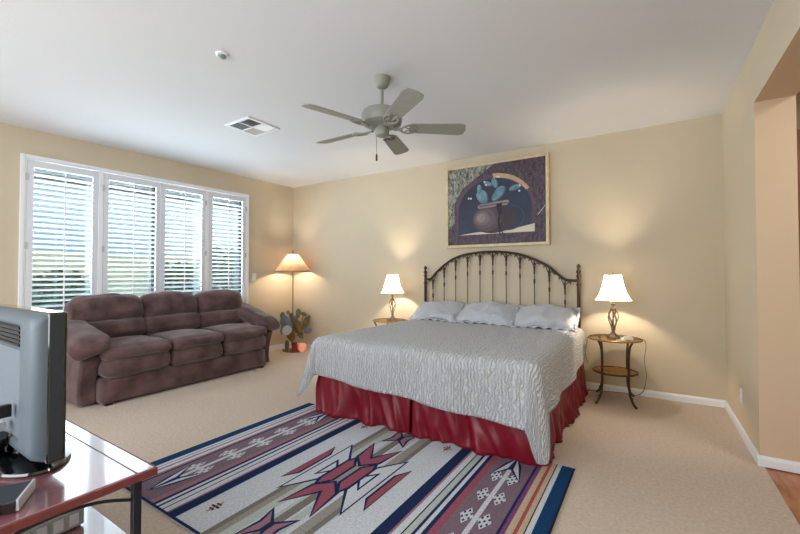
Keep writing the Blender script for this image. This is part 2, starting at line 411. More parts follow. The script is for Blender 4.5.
def shutter(s0, s1, hinge_at_high, label):
    """one hinged shutter between wall stations s0<s1"""
    t = thing('plantation_shutter', label, 'shutter', lw((s0 + s1) / 2, .0, WZ0 + .02), math.atan2(LD.y, LD.x), 'window shutters')
    w = (s1 - s0) / 2 - .003; h = WZ1 - WZ0 - .04; st = .052; rt, rb = .075, .11
    b = MB(); n0, n1 = -.012, .018
    b.box(-w, n0, 0, -w + st, n1, h); b.box(w - st, n0, 0, w, n1, h)
    b.box(-w + st, n0, 0, w - st, n1, rb); b.box(-w + st, n0, h - rt, w - st, n1, h)
    b.build('shutter_frame', M['shutter'], t, bevel=.004)
    b = MB(); zz = rb + .03; pitch = .0575; tilt = R(18)
    while zz < h - rt - .02:
        prof = []
        for k in range(12):
            a = 2 * PI * k / 12; prof.append((.032 * math.cos(a), .0048 * math.sin(a)))
        ct, s_ = math.cos(tilt), math.sin(tilt)
        prof = [(u * ct - q * s_, u * s_ + q * ct) for u, q in prof]
        b.prism(prof, (-w + st + .002, .003, zz), (0, 1, 0), (0, 0, 1), (1, 0, 0), 2 * (w - st) - .004)
        zz += pitch
    b.build('slat_panel', M['shutter'], t, smooth=True)
    b = MB(); b.box(-.006, .037, rb + .02, .006, .047, h - rt + .03); b.build('tilt_rod', M['shutter'], t, bevel=.002)
    for z in (.18, h * .5, h - .18):
        hx = w if hinge_at_high else -w
        MB().box(hx - .012, n1, z - .035, hx + .012, n1 + .006, z + .035).build('hinge', M['silver'], t, bevel=.002)
    return t
ys = [1.298, 1.903, 2.565, 3.153, 3.775]
shutter(P1 + .022, WS1 - .014, True, 'white louvered shutter panel farthest left, its lower corner behind the television')
shutter(s_of(2.565), P1 - .022, True, 'second white shutter panel from the left, behind the left back cushion of the sofa')
shutter(P2 + .022, s_of(2.565), False, 'third white shutter panel from the left, behind the middle of the sofa')
shutter(WS0 + .014, P2 - .022, False, 'white shutter panel at the right end of the window, nearest the light switch')

# outside: yard, block wall, patio beam, shrubs
struct(MB().box(-16, -8, -.15, -5.75, 14, -.05).build('ground_yard', M['gravel']))
b = MB(); b.box(-11.2, -6, -.05, -11.0, 13, 1.72)
for k in range(7): b.box(-11.23, -6 + k * 2.8, -.05, -10.97, -5.6 + k * 2.8, 1.80)
struct(b.build('wall_garden', M['mort']))
struct(MB().box(-6.6, -2.5, 2.44, -5.6, 7, 2.60).build('roof_eave', M['eave']))
def shrub(x, y, r, h, label):
    t = thing('garden_shrub', label, 'shrub', (x, y, -.05), 0, 'shrubs outside the window')
    b = MB(); b.tube([(0, 0, 0), (.02, 0, h * .7)], [.05, .02]); b.build('trunk', M['bark'], t)
    b = MB()
    for k in range(900):
        d = Vector((random.gauss(0, 1), random.gauss(0, 1), random.gauss(0, 1))).normalized() * random.uniform(.55, 1)
        p = Vector((d.x * r, d.y * r, h * .55 + d.z * h * .45))
        a = Vector((random.gauss(0, 1), random.gauss(0, 1), random.gauss(0, 1))).normalized(); c = a.orthogonal().normalized()
        L_ = random.uniform(.07, .14)
        b.add([p - a * L_, p + c * L_ * .5, p + a * L_, p - c * L_ * .5], [(0, 1, 2, 3)])
    b.build('foliage', M['leaf'], t)
    return t
shrub(-8.0, 5.3, .85, 1.9, 'dark green shrub outside, seen through the right end shutter')
shrub(-9.9, 5.35, .75, 1.6, 'green shrub outside, seen through the third shutter panel')
shrub(-9.6, 2.85, .7, 1.35, 'low green shrub outside, seen through the leftmost shutter')

# ------------------------------------------------------------------ rug: flat weave, one mesh, pattern in its faces
RC = {}
def rugm(n, rgb): RC[n] = (len(RC), mat('rug_' + n, rgb, 0.95, var=0.16, vscale=90, bump=0.5, bscale=220, spec=0.08))
rugm('white', (198, 204, 212)); rugm('navy', (32, 46, 84)); rugm('black', (34, 36, 44)); rugm('purple', (122, 104, 118)); rugm('teal', (24, 62, 104))
rugm('grey', (150, 146, 140)); rugm('pink', (150, 84, 100)); rugm('magenta', (122, 70, 116)); rugm('tan', (186, 168, 146)); rugm('red', (160, 84, 78)); rugm('dkgrey', (122, 118, 114)); rugm('palegreen', (176, 186, 184)); rugm('rose', (150, 112, 122))
RX0, RX1, RY0, RY1 = -2.745, -0.405, 1.05, 2.685
rb_ = MB(); RT = .010
rb_.box(RX0, RY0, .001, RX1, RY1, RT, RC['white'][0])
zl = [RT]
def rpoly(pts, c, dz=0.0004):
    zl[0] += .000012
    z = zl[0] + dz
    rb_.add([(x, y, z) for x, y in pts], [tuple(range(len(pts)))], RC[c][0])
def stripe(x0, x1, c): rpoly([(x0, RY0 + .001), (x1, RY0 + .001), (x1, RY1 - .001), (x0, RY1 - .001)], c)
# measured on the right half from the outer edge inwards; mirrored about the middle
XM = (RX0 + RX1) / 2
half = [(0, .012, 'black'), (.012, .078, 'teal'), (.078, .104, 'white'), (.104, .110, 'black'), (.110, .135, 'tan'), (.135, .153, 'red'), (.153, .184, 'tan'),
        (.184, .206, 'magenta'), (.206, .220, 'navy'), (.220, .455, 'purple'), (.455, .495, 'pink'), (.495, .518, 'navy'), (.518, .540, 'white'), (.540, .556, 'navy'),
        (.556, .59, 'palegreen'), (.59, .598, 'black'), (.635, .648, 'rose'), (.648, .718, 'navy')]
for a, c, n in half:
    stripe(RX1 - c, RX1 - a, n)
for a, c, n in half:
    stripe(RX0 + a, RX0 + c, {'magenta': 'rose', 'red': 'rose', 'tan': 'white', 'pink': 'rose', 'palegreen': 'white'}.get(n, n))
for y_, n in ((RY0 + .001, 'navy'),):
    rpoly([(RX0, y_), (RX1, y_), (RX1, y_ + .016), (RX0, y_ + .016)], n)
# centre: grey graded bands
for dx0, dx1, n in ((-.225, -.15, 'grey'), (-.15, -.09, 'palegreen'), (-.045, .0, 'palegreen'), (-.02, .035, 'dkgrey'), (.05, .10, 'palegreen'), (.13, .225, 'grey'), (.19, .222, 'dkgrey'), (-.222, -.19, 'dkgrey')):
    stripe(XM + dx0, XM + dx1, n)
# centre medallion: stepped, zig-zag lozenges (dx across, dy along the stripes)
YM = 1.868
def outl(pts, g, c_out, c_in):
    """polygon with a dark outline: outer then inner"""
    cx = sum(p[0] for p in pts) / len(pts); cy = sum(p[1] for p in pts) / len(pts)
    rpoly(pts, c_out)
    n = len(pts); ins = []
    area = sum(pts[i][0] * pts[(i + 1) % n][1] - pts[(i + 1) % n][0] * pts[i][1] for i in range(n))
    sg = 1 if area > 0 else -1
    for i in range(n):
        a, p, q = Vector(pts[i - 1]), Vector(pts[i]), Vector(pts[(i + 1) % n])
        e1, e2 = (p - a).normalized(), (q - p).normalized()
        n1, n2 = Vector((-e1.y, e1.x)) * sg, Vector((-e2.y, e2.x)) * sg
        m_ = n1 + n2
        k = g / max(.35, m_.length_squared / 2)
        ins.append(tuple(p + m_ * k * .9))
    rpoly(ins, c_in)
def para(cx, cy, pts, g, a, c): outl([(XM + cx + u, YM + cy + w) for u, w in pts], g, a, c)
for sx in (-1, 1):
    para(0, 0, [(sx * .238, -.35), (sx * .100, -.15), (sx * .100, .15), (sx * .238, .335)], .021, 'navy', 'white')
    para(0, 0, [(sx * .318, -.255), (sx * .255, -.155), (sx * .255, .13), (sx * .318, .245)], .017, 'navy', 'pink')
    para(0, 0, [(sx * .172, -.125), (sx * .172, .11), (sx * .075, 0)], .022, 'navy', 'white')
rpoly([(XM - .02, YM - .25), (XM + .02, YM - .25), (XM + .02, YM + .25), (XM - .02, YM + .25)], 'grey')
for sy in (-1, 1):
    para(0, 0, [(0, sy * .255), (.122, sy * .445), (.100, sy * .20), (0, sy * .10), (-.100, sy * .20), (-.122, sy * .445)], .021, 'navy', 'pink')
for sx in (-1, 1):
    para(0, 0, [(sx * .088, -.215), (sx * .016, -.11), (sx * .016, .10), (sx * .088, .205), (sx * .118, .12), (sx * .118, -.125)], .020, 'navy', 'pink')
# arrow figures at the ends of the centre band
for sy in (-1, 1):
    for sx in (-1, 1):
        para(0, sy * .56, [(0, -sy * .0), (sx * .10, -sy * .085), (sx * .075, sy * .03), (sx * .09, sy * .20), (0, sy * .08)], .020, 'navy', 'rose')
# little crosses in the white fields
for sx in (-1, 1):
    for sy in (-1, 1):
        cx, cy = XM + sx * .365, YM + sy * .64
        for k in (-1, 0, 1):
            rpoly([(cx - .03 + abs(k) * .012, cy + k * .022 - .006), (cx + .03 - abs(k) * .012, cy + k * .022 - .006), (cx + .03 - abs(k) * .012, cy + k * .022 + .006), (cx - .03 + abs(k) * .012, cy + k * .022 + .006)], 'black')
        rpoly([(cx - .004, cy - .05), (cx + .004, cy - .05), (cx + .004, cy + .05), (cx - .004, cy + .05)], 'red')
# purple side bands: white spine, chequered diamonds, arrow heads
for sx in (-1, 1):
    xs = XM + sx * (RX1 - XM - .342)
    rpoly([(xs - .013, RY0 + .24), (xs + .013, RY0 + .24), (xs + .013, RY1 - .24), (xs - .013, RY1 - .24)], 'white')
    for k in range(5):
        yc = RY0 + .36 + k * .23
        for ss in (-1, 1):
            px = xs + ss * .047
            rpoly([(px - .036, yc), (px, yc - .075), (px + .036, yc), (px, yc + .075)], 'white')
            for u, w in ((0, -.045), (0, 0), (0, .045), (-.018, -.02), (.018, -.02), (-.018, .022), (.018, .022)):
                rpoly([(px + u - .007, yc + w), (px + u, yc + w - .013), (px + u + .007, yc + w), (px + u, yc + w + .013)], 'navy' if sx > 0 else 'purple')
    for ye, sy in ((RY0 + .06, 1), (RY1 - .06, -1)):
        for ss in (-1, 1):
            outl([(xs, ye), (xs + ss * .052, ye + sy * .11), (xs + ss * .092, ye + sy * .305), (xs, ye + sy * .175)], .020, 'navy', 'white')
rug = rb_.build('area_rug', [m for i, m in sorted(RC.values(), key=lambda q: q[0])])
tag(rug, 'striped woven rug with navy and pink zigzag medallion on the carpet before the bed', 'rug')

# ------------------------------------------------------------------ bed
BX0, BX1, BY0, BY1, BT = -2.545, -0.605, 2.60, 4.56, .655
bed = thing('bed', 'king bed with arched dark metal headboard and burgundy satin bed skirt', 'bed', ((BX0 + BX1) / 2, (BY0 + BY1) / 2, 0))
BO = Vector(bed.location)
def inb(b, *a, **k):
    b.v = [tuple(Vector(p) - BO) for p in b.v]; return b.build(*a, **k)
b = MB(); b.box(BX0 + .02, BY0 + .02, .36, BX1 - .02, BY1, BT - .012); inb(b, 'mattress', M['mattress'], bed, bevel=.04)
b = MB(); b.box(BX0 + .04, BY0 + .04, .14, BX1 - .04, BY1, .36); inb(b, 'box_spring', M['mattress'], bed, bevel=.01)
for x, y in ((BX0 + .12, BY0 + .15), (BX1 - .03, 3.62), (BX0 + .12, BY1 - .15), (BX1 - .12, BY1 - .15)):
    b = MB(); b.lathe([(.035, .0), (.04, .012), (.025, .03), (.022, .14)], (x, y, 0), 12); inb(b, 'leg', M['devgrey'], bed, smooth=True)
# skirt: pleated satin, three sides
def skirt_panel(path, seed, h=.36):
    """pleated cloth along a plan path of (point, outward normal) stations, one per centimetre"""
    L_ = (len(path) - 1) * .01
    def fn(u, v):
        t = u * L_; i = min(len(path) - 1, int(round(u * (len(path) - 1))))
        z = h * (1 - v) + .004
        f = noise.noise(Vector((t * 6 + v * .8 + seed, v * 1.2, seed))) * .8 + (.5 - abs(noise.noise(Vector((t * 11 - v * 1.3 + seed * 3, v * .7, seed)))) * 2.2) * .55 + .25 * math.sin(t * 15 + v + seed + noise.noise(Vector((t * 3, seed, 0))) * 5)
        edge = min(t, L_ - t)
        amp = (.010 + .058 * v) * min(1, edge / .07 + .15)
        o_ = max(.006 + .030 * v + amp * f, -.012)
        q = path[i][0] + path[i][1] * o_; q.z = z + .012 * max(0, f) * v
        return q
    return MB().grid(fn, len(path) - 1, 14)
def plan(pts):
    """resample a polyline every centimetre with rounded corners"""
    r = .045; out = []
    P = [Vector(p + (0,)) for p in pts]
    seq = []
    for i in range(len(P)):
        if 0 < i < len(P) - 1:
            a, c = (P[i - 1] - P[i]).normalized(), (P[i + 1] - P[i]).normalized()
            for k in range(9):
                w = k / 8; seq.append((P[i] + a * r) * (1 - w) ** 2 + P[i] * 2 * w * (1 - w) + (P[i] + c * r) * w * w)
        else: seq.append(P[i])
    acc = 0.0
    for a, c in zip(seq, seq[1:]):
        d = (c - a).length
        n = Vector(((c - a).y, -(c - a).x, 0)).normalized()
        while acc < d:
            out.append((a + (c - a) * (acc / d), n)); acc += .01
        acc -= d
    sm = []
    for i in range(len(out)):
        nn = Vector((0, 0, 0))
        for j in range(max(0, i - 3), min(len(out), i + 4)): nn += out[j][1]
        sm.append((out[i][0], nn.normalized()))
    return sm
XC = -1.545
for pts, seed in (([(BX0, 4.50), (BX0, BY0), (XC - .012, BY0)], 1.3), ([(XC + .012, BY0), (BX1, BY0), (BX1, 3.55)], 5.1), ([(BX1, 3.57), (BX1, 4.50)], 11.2)):
    inb(skirt_panel(plan(pts), seed), 'bed_skirt', M['satin'], bed, smooth='all', thick=.003)
# inner pleat tongue behind the centre split
b = MB(); b.box(XC - .06, BY0 + .012, .01, XC + .06, BY0 + .016, .36); inb(b, 'pleat', M['satin'], bed)

# headboard
YH = 4.62
rail = [(-2.54, 1.165), (-2.46, 1.18), (-2.365, 1.275), (-2.255, 1.363), (-2.13, 1.436), (-1.974, 1.484), (-1.773, 1.508), (-1.597, 1.510), (-1.428, 1.497), (-1.251, 1.458), (-1.081, 1.39), (-.945, 1.31), (-.839, 1.215), (-.77, 1.172), (-.655, 1.165)]
RP = spline([(x, YH, z) for x, z in rail], 6)
def rail_z(x):
    for a, c in zip(RP, RP[1:]):
        if a.x <= x <= c.x: return a.z + (c.z - a.z) * (x - a.x) / (c.x - a.x + 1e-9)
    return 1.17
b = MB(); b.tube(RP, .015, 10); b.tube([(-2.54, YH, .56), (-.655, YH, .56)], .011, 8)
hb = inb(b, 'headboard', M['dkbronze'], bed, smooth=True)
for x in (-2.547, -.65):
    b = MB()
    b.lathe([(.02, 0), (.024, .01), (.019, .03), (.019, 1.10), (.025, 1.115), (.025, 1.13), (.019, 1.14), (.019, 1.205), (.026, 1.215), (.026, 1.225), (.014, 1.235), (.024, 1.255), (.026, 1.27), (.012, 1.288), (.012, 1.295), (.022, 1.312), (.021, 1.328), (.008, 1.345), (0, 1.352)], (x, YH, 0), 14)
    inb(b, 'post', M['bronze'], hb, smooth=True)
for i in range(11):
    x = -2.4325 + i * .1644 + (0 if i else 0)
    zt = rail_z(x) - .012
    b = MB(); b.tube([(x, YH, .56), (x, YH, zt)], .0055, 8)
    for zz in (zt - .13, zt - .24):
        b.lathe([(.006, -.03), (.012, -.012), (.009, 0), (.013, .012), (.006, .03)], (x, YH, zz), 10)
    b.lathe([(.006, 0), (.014, .03), (.011, .09), (.006, .105)], (x, YH, zt - .115), 10)
    for s in (-1, 1):      # scroll leaves that spring from the spindle to the rail
        zr = rail_z(max(-2.5, min(-.70, x + s * .055)))
        b.tube(spline([(x, YH, zt - .08), (x + s * .018, YH, zt - .035), (x + s * .045, YH, zr - .020), (x + s * .062, YH, zr - .030), (x + s * .054, YH, zr - .042)], 5), [.006] * 20 + [.004], 6)
    inb(b, 'spindle', M['dkbronze'], hb, smooth=True)

# coverlet
def coverlet():
    b = MB(); r = .075; hL = .37; hR = .37
    x0, x1, y0, y1 = BX0 + .03, BX1 - .055, BY0 + .01, 4.52
    Wd = x1 - x0; Lg = y1 - y0
    nu, nv = 150, 130
    uvs = []
    def fn(u, v):
        a = -hL + u * (Wd + hL + hR)           # across
        hF = .37 + .10 * min(1, max(0, a / Wd))
        c = -hF + v * (Lg + hF)                 # from the foot hem towards the head
        uvs.append((a, c))
        du = a if a < 0 else (a - Wd if a > Wd else 0.0)
        dv = c if c < 0 else 0.0
        px, py = x0 + min(max(a, 0), Wd), y0 + max(c, 0)
        s = math.hypot(du, dv)
        if du and dv:
            hu = hL if du < 0 else hR; ex, ey = (du / s) ** 2, (dv / s) ** 2
            s0 = s
            s = max(abs(du) / hu, abs(dv) / hF) * (hu * ex + hF * ey) * (1 + (.42 if du < 0 else .46) * (4 * ex * ey) ** .8)
            dxy = (du / s0, dv / s0)
        crown = .012 * noise.noise(Vector((px * 2.2, py * 2.2, 0))) + .006 * noise.noise(Vector((px * 7, py * 7, 2)))
        z = BT + .012 + crown
        if s < 1e-6: return Vector((px, py, z))
        dx, dy = dxy if du and dv else (du / s, dv / s)
        corner = (2 * abs(dx * dy)) if du and dv else 0.0
        if du and not dv and py > 3.9: s *= 1 - .30 * (py - 3.9) / .62    # right and left hems rise to the head
        q = r * PI / 2
        if s < q: o_, dz = r * math.sin(s / r), r * (1 - math.cos(s / r))
        else: o_, dz = r + (.07 if du < 0 else (.12 if du > 0 else .03)) * (s - q), r + (s - q) * .985
        k = max(0, s - q * .6)
        along = px * 1.0 if dv else py
        wob = (.012 * math.sin(along * 9 + 1.0) + .022 * noise.noise(Vector((along * 4.5, s, 3.3)))) * min(1, k / .3) * (1 - corner)
        fold = corner ** 1.4 * k * (.24 if du < 0 else .07)
        # side fold lines beside the corner hang slightly in
        o_ += wob + fold
        if corner: dz = min(dz * (1 + .10 * corner * min(1, k / .3)), BT - .07)
        return Vector((px + dx * o_, py + dy * o_, z - dz))
    b.grid(fn, nu, nv)
    o = b.build('coverlet', M['coverlet'], None, smooth='all', thick=.006)
    uvl = o.data.uv_layers.new(name='UVMap')
    for lp in o.data.loops: uvl.data[lp.index].uv = uvs[lp.vertex_index]
    return o
tag(coverlet(), 'pale grey quilted coverlet spread over the bed and hanging over its sides', 'bedspread')

# pillows
def pillow(loc, w, d, h, tilt, rz, seed, label):
    t = thing('pillow', label, 'pillow', loc, R(rz), 'pillows against the headboard')
    mt = Matrix.Rotation(R(tilt), 3, 'X')
    def fn(p, q):
        e = max(abs(q.x), abs(q.y))
        k = (1 - abs(q.x) ** 3.0) * (1 - abs(q.y) ** 3.0)
        p.z = q.z * h / 2 * (max(k, 0) ** .55 * .93 + .07) + (-.02 * abs(q.x))
        p.x *= 1 - .05 * (1 - q.y ** 2) * -1 - .05
        return p
    b = MB(); b.cushion((0, 0, 0), (w, d, h), r=.01, n=22, mtx=mt, fn=fn, wr=.03, seed=seed)
    b.build('pillow_sham', M['pillow'], t, smooth='all', sub=1)
    # ruffled flange
    b = MB(); n = 120
    ring = []
    for k in range(n):
        a = k / n * 4; sd, f = int(a), a - int(a); f = f * 2 - 1
        x, y = [(f, -1), (1, f), (-f, 1), (-1, -f)][sd]
        ring.append((x * w / 2 * .98, y * d / 2 * .98))
    vs = []
    for j, g in enumerate((.985, 1.07)):
        for k, (x, y) in enumerate(ring):
            z = .013 * math.sin(k * 1.35 + seed) * j - .02 * abs(x / (w / 2))
            gx = (w / 2 + .035 * j) / (w / 2); gy = (d / 2 + .035 * j) / (d / 2)
            vs.append(mt @ Vector((x * gx, y * gy, z)))
    b.add(vs, [(k, (k + 1) % n, n + (k + 1) % n, n + k) for k in range(n)])
    b.build('ruffle', M['pillow'], t, smooth='all', thick=.004)
    return t
pillow((-2.25, 4.41, .782), .60, .38, .14, 26, 2, 1.0, 'grey quilted pillow at the left end of the row under the headboard')
pillow((-1.60, 4.405, .786), .66, .39, .15, 26, -2, 4.2, 'middle grey quilted pillow of the three under the headboard')
pillow((-.955, 4.38, .786), .62, .40, .16, 25, 2, 7.7, 'grey quilted pillow at the right end, nearest the bedside table with cords')

# ------------------------------------------------------------------ sofa
so = thing('sofa', 'brown suede three seat sofa with pillow arms under the shuttered window', 'sofa', (-4.266, 1.577, 0), R(91.2))
# local: x along its length, -? y towards the wall (depth), z up
def sbox(name, c, s, r=.06, bulge=(0, 0, 0), wr=.008, seed=0., fn=None, mtx=None, parent=so, n=18):
    b = MB(); b.cushion(c, s, r, n, bulge, mtx, wr, fn, seed); return b.build(name, M['suede'], parent, smooth='all')
sbox('base', (.93, .40, .135), (1.86, .78, .235), .03, (0, .01, 0), .004, 2.0)
sbox('back_frame', (.96, .80, .46), (2.02, .2, .84), .07, (0, .02, 0), .004, 3.1)
for i in range(3):
    x0, x1 = [(-.005, .625), (.625, 1.235), (1.235, 1.865)][i]
    c = (x0 + x1) / 2; w = x1 - x0
    bw = w + .06; bc = c + (-.03, 0, .03)[i]
    st = sbox('seat_cushion', (c, .32, .485), (w - .004, .70, .125), .055, (.0, .03, .03), .007, 5 + i * 3.3)
    fr = sbox('front_roll', (c, .10, .345), (w - .012, .26, .19), .07, (.0, .025, .005), .010, 15 + i * 2.1, parent=so)
    tl = Matrix.Rotation(R(-17), 3, 'X')
    sbox('back_cushion', (bc, .585, .645), (bw, .20, .21), .07, (0, .03, .005), .008, 25 + i * 1.9, mtx=tl)
    def hump(p, q):
        p.z += .035 * (1 - q.x ** 2) * max(0, q.z)
        return p
    sbox('back_pillow', (bc, .665, .845), (bw, .25, .285), .10, (.0, .045, .0), .014, 35 + i * 2.7, mtx=tl, fn=hump)
for s, xc in ((-1, -.045), (1, 1.93)):
    # arm body: scooped front face
    b = MB()
    prof = [(.13, .02), (.78, .02), (.84, .50), (.10, .52), (.07, .44), (.10, .36), (.13, .26), (.145, .12)]
    xo = xc - .10 if s < 0 else xc - .055
    b.prism(prof, (xo, 0, 0), (0, 1, 0), (0, 0, 1), (1, 0, 0), .155); arm = b.build('arm', M['suede'], so, smooth=True, bevel=.025, seg=3)
    # arm pillow: sloping soft roll, higher at the back
    def slope(p, q):
        t = (p.y + .40) / .80
        p.z += (.14 if s < 0 else .19) * t - .02 * (1 - t)
        p.x += (.05 * (1 - t) - .0) * s * .6
        p.z -= .03 * (1 - t) * (q.x * s) * 1.0
        return p
    sbox('arm_pillow', (xc - .0, .42, .575), (.31, .86, .17), .085, (.03, .02, .03), .012, 50 + s * 7, parent=arm, fn=slope)
for x, y in ((.06, .05), (1.80, .05), (.06, .78), (1.80, .78)):
    MB().box(x - .03, y - .025, 0, x + .03, y + .025, .03).build('foot', M['sofafoot'], so)

# ------------------------------------------------------------------ bedside tables and lamps
def side_table(loc, label, group):
    t = thing('bedside_table', label, 'table', loc, R(5), group)
    H = .605
    b = MB(); b.lathe([(0, -.004), (.226, -.004), (.226, .004), (0, .004)], (0, 0, H), 40); b.build('glass_top', M['tableglass'], t, smooth=True)
    b = MB(); b.tube([(.232 * math.cos(2 * PI * k / 40), .232 * math.sin(2 * PI * k / 40), H) for k in range(40)], .008, 8, closed=True)
    b.build('rim', M['gold'], t, smooth=True)
    for sx in (-1, 1):
        for sy in (-1, 1):
            d = Vector((sx * .62, sy * .785, 0)).normalized()
            pts = [(.225, H - .01), (.195, H - .06), (.18, H - .15), (.178, .34), (.180, .18), (.195, .10), (.225, .045), (.262, .01)]
            b = MB(); b.tube(spline([d * r + Vector((0, 0, z)) for r, z in pts], 6), .0105, 8)
            b.ball(d * .262 + Vector((0, 0, .013)), .013, 10, 6)
            b.ball(d * .215 + Vector((0, 0, .075)), .012, 8, 6)
            b.build('leg', M['bronze'], t, smooth=True)
    b = MB(); zs = .285
    b.tube([(.192 * math.cos(2 * PI * k / 36), .192 * math.sin(2 * PI * k / 36), zs) for k in range(36)], .009, 8, closed=True)
    sh = b.build('shelf', M['bronze'], t, smooth=True)
    b = MB()
    for k in range(8):          # scrollwork panel
        a0 = 2 * PI * k / 8
        pts = []
        for j in range(15):
            tt = j / 14; rr = .02 + .165 * tt; aa = a0 + 1.1 * math.sin(tt * PI) * (1 if k % 2 else -1)
            pts.append((rr * math.cos(aa), rr * math.sin(aa), zs))
        b.tube(pts, .006, 6)
    for rr in (.06, .115, .155): b.tube([(rr * math.cos(2 * PI * k / 28), rr * math.sin(2 * PI * k / 28), zs) for k in range(28)], .005, 6, closed=True)
    b.lathe([(0, -.004), (.185, -.004), (.185, -.001), (0, -.001)], (0, 0, zs), 32)
    b.build('scrollwork', M['amber'], sh, smooth=True)
    return t
TR = (-.295, 4.375); TL = (-3.0, 4.43)
side_table((TR[0], TR[1], 0), 'round glass topped metal side table right of the bed, with open lower shelf', 'bedside tables')
side_table((TL[0], TL[1], 0), 'glass topped metal side table mostly hidden behind the left of the bed', 'bedside tables')

def table_lamp(loc, label, watts=28):
    t = thing('table_lamp', label, 'lamp', loc, 0, 'bedside lamps')
    b = MB()
    b.lathe([(.058, 0), (.060, .012), (.052, .022), (.034, .034), (.020, .050), (.013, .066), (.018, .076), (.012, .086)], n=20)
    b.build('foot', M['lampmetal'], t, smooth=True)
    b = MB()       # wire cage body of spiral bars
    for dirn in (1, -1):
        for k in range(5):
            pts = []
            for j in range(22):
                tt = j / 21; z = .083 + .19 * tt
                r = .014 + .034 * math.sin(PI * min(1, tt * .62 + .03 + .22 * tt * tt)) ** 1.1 * (0.35 + .65 * min(1, tt * 1.5)) if tt < .97 else .015
                a = 2 * PI * k / 5 + dirn * tt * 1.7
                pts.append((r * math.cos(a), r * math.sin(a), z))
            b.tube(pts, .0036, 6)
    b.lathe([(.006, .08), (.006, .29)], n=8)
    b.build('cage_body', M['lampmetal'], t, smooth=True)
    b = MB()
    b.lathe([(.012, .270), (.030, .280), (.030, .288), (.014, .296), (.010, .318), (.022, .328), (.022, .334), (.008, .345), (.008, .40)], n=16)
    b.build('neck', M['lampmetal'], t, smooth=True)
    # bell shade, open top and bottom, with seams
    prof = [(.170, .365), (.141, .402), (.115, .452), (.096, .512), (.084, .568), (.077, .618)]
    b = MB(); b.lathe(prof, n=48, cap=False); sh = b.build('lamp_shade', M['shade'], t, smooth='all')
    b = MB()
    for r, z in (prof[0], prof[-1]): b.tube([(r * math.cos(2 * PI * k / 40), r * math.sin(2 * PI * k / 40), z) for k in range(40)], .0035, 6, closed=True)
    for k in range(6):
        a = 2 * PI * k / 6 + .35
        b.tube([((r + .001) * math.cos(a), (r + .001) * math.sin(a), z) for r, z in prof], .0035, 6)
    b.build('trim', M['brass'], sh, smooth=True)
    b = MB()
    for k in range(3):
        a = 2 * PI * k / 3; b.tube([(0, 0, .606), (.077 * math.cos(a), .077 * math.sin(a), .614)], .002, 6)
    b.tube([(0, 0, .40), (.035, 0, .44), (.04, 0, .53), (0, 0, .606)], .002, 6)
    b.lathe([(.004, .606), (.010, .618), (.006, .632), (0, .640)], n=10)
    b.build('finial', M['lampmetal'], t, smooth=True)
    b = MB(); b.ball((0, 0, .455), .028, 12, 8); bulb = b.build('bulb', BULB, t, smooth='all')
    l = bpy.data.lights.new('lamp_light', 'POINT'); l.energy = watts; l.color = (1.0, .83, .62); l.shadow_soft_size = .03
    lo = bpy.data.objects.new('lamp_light', l); lo.location = (0, 0, .50); lo.parent = t; COL.objects.link(lo)
    return t
BULB = bpy.data.materials.new('bulb_glow'); BULB.use_nodes = True
_b = BULB.node_tree.nodes['Principled BSDF']; _b.inputs['Emission Color'].default_value = (1, .8, .55, 1); _b.inputs['Emission Strength'].default_value = 6
table_lamp((-.305, 4.36, .6105), 'lit bell shaded table lamp on the side table right of the bed')
table_lamp((-2.955, 4.43, .6105), 'lit bell shaded table lamp left of the bed, before the bare wall')

# things on the right-hand table
b = MB(); b.box(-.03, -.05, 0, .03, .05, .016); b.box(-.025, -.02, .016, .025, .045, .028)
o = b.build('phone_charger', M['paper'], None, bevel=.004); o.location = (-.19, 4.33, .6105); o.rotation_euler = (0, 0, R(-62))
tag(o, 'small white charger lying on the right bedside table', 'charger')
b = MB(); b.box(-.035, -.022, 0, .035, .022, .006)
o = b.build('note_pad', M['paper'], None, bevel=.002); o.location = (-.235, 4.235, .6105); o.rotation_euler = (0, 0, R(20))
tag(o, 'small white pad at the front edge of the right bedside table', 'pad')
b = MB(); b.tube(spline([(-.165, 4.33, .618), (-.09, 4.33, .618), (-.045, 4.345, .612), (-.035, 4.37, .55), (-.05, 4.45, .40), (-.035, 4.52, .25), (-.06, 4.60, .08), (-.12, 4.63, .012), (-.20, 4.62, .008)], 8), .0028, 6)
tag(b.build('charger_cord', M['cordm'], None, smooth=True), 'thin cord looping down from the right edge of the bedside table', 'cord')
b = MB(); b.tube(spline([(-.20, 4.665, .01), (-.35, 4.64, .008), (-.48, 4.60, .008), (-.56, 4.56, .008), (-.585, 4.54, .006)], 8), .003, 6)
tag(b.build('extension_cord', M['cordm'], None, smooth=True), 'thin brown cord along the baseboard behind the side table', 'cord')
b = MB(); b.tube(spline([(-.36, 4.38, .616), (-.46, 4.41, .616), (-.535, 4.43, .60), (-.555, 4.46, .50), (-.575, 4.52, .42), (-.58, 4.60, .35), (-.57, 4.665, .28)], 8), .0028, 6)
tag(b.build('lamp_cord', M['cordm'], None, smooth=True), 'lamp cord hanging between the bed and the right bedside table', 'cord')

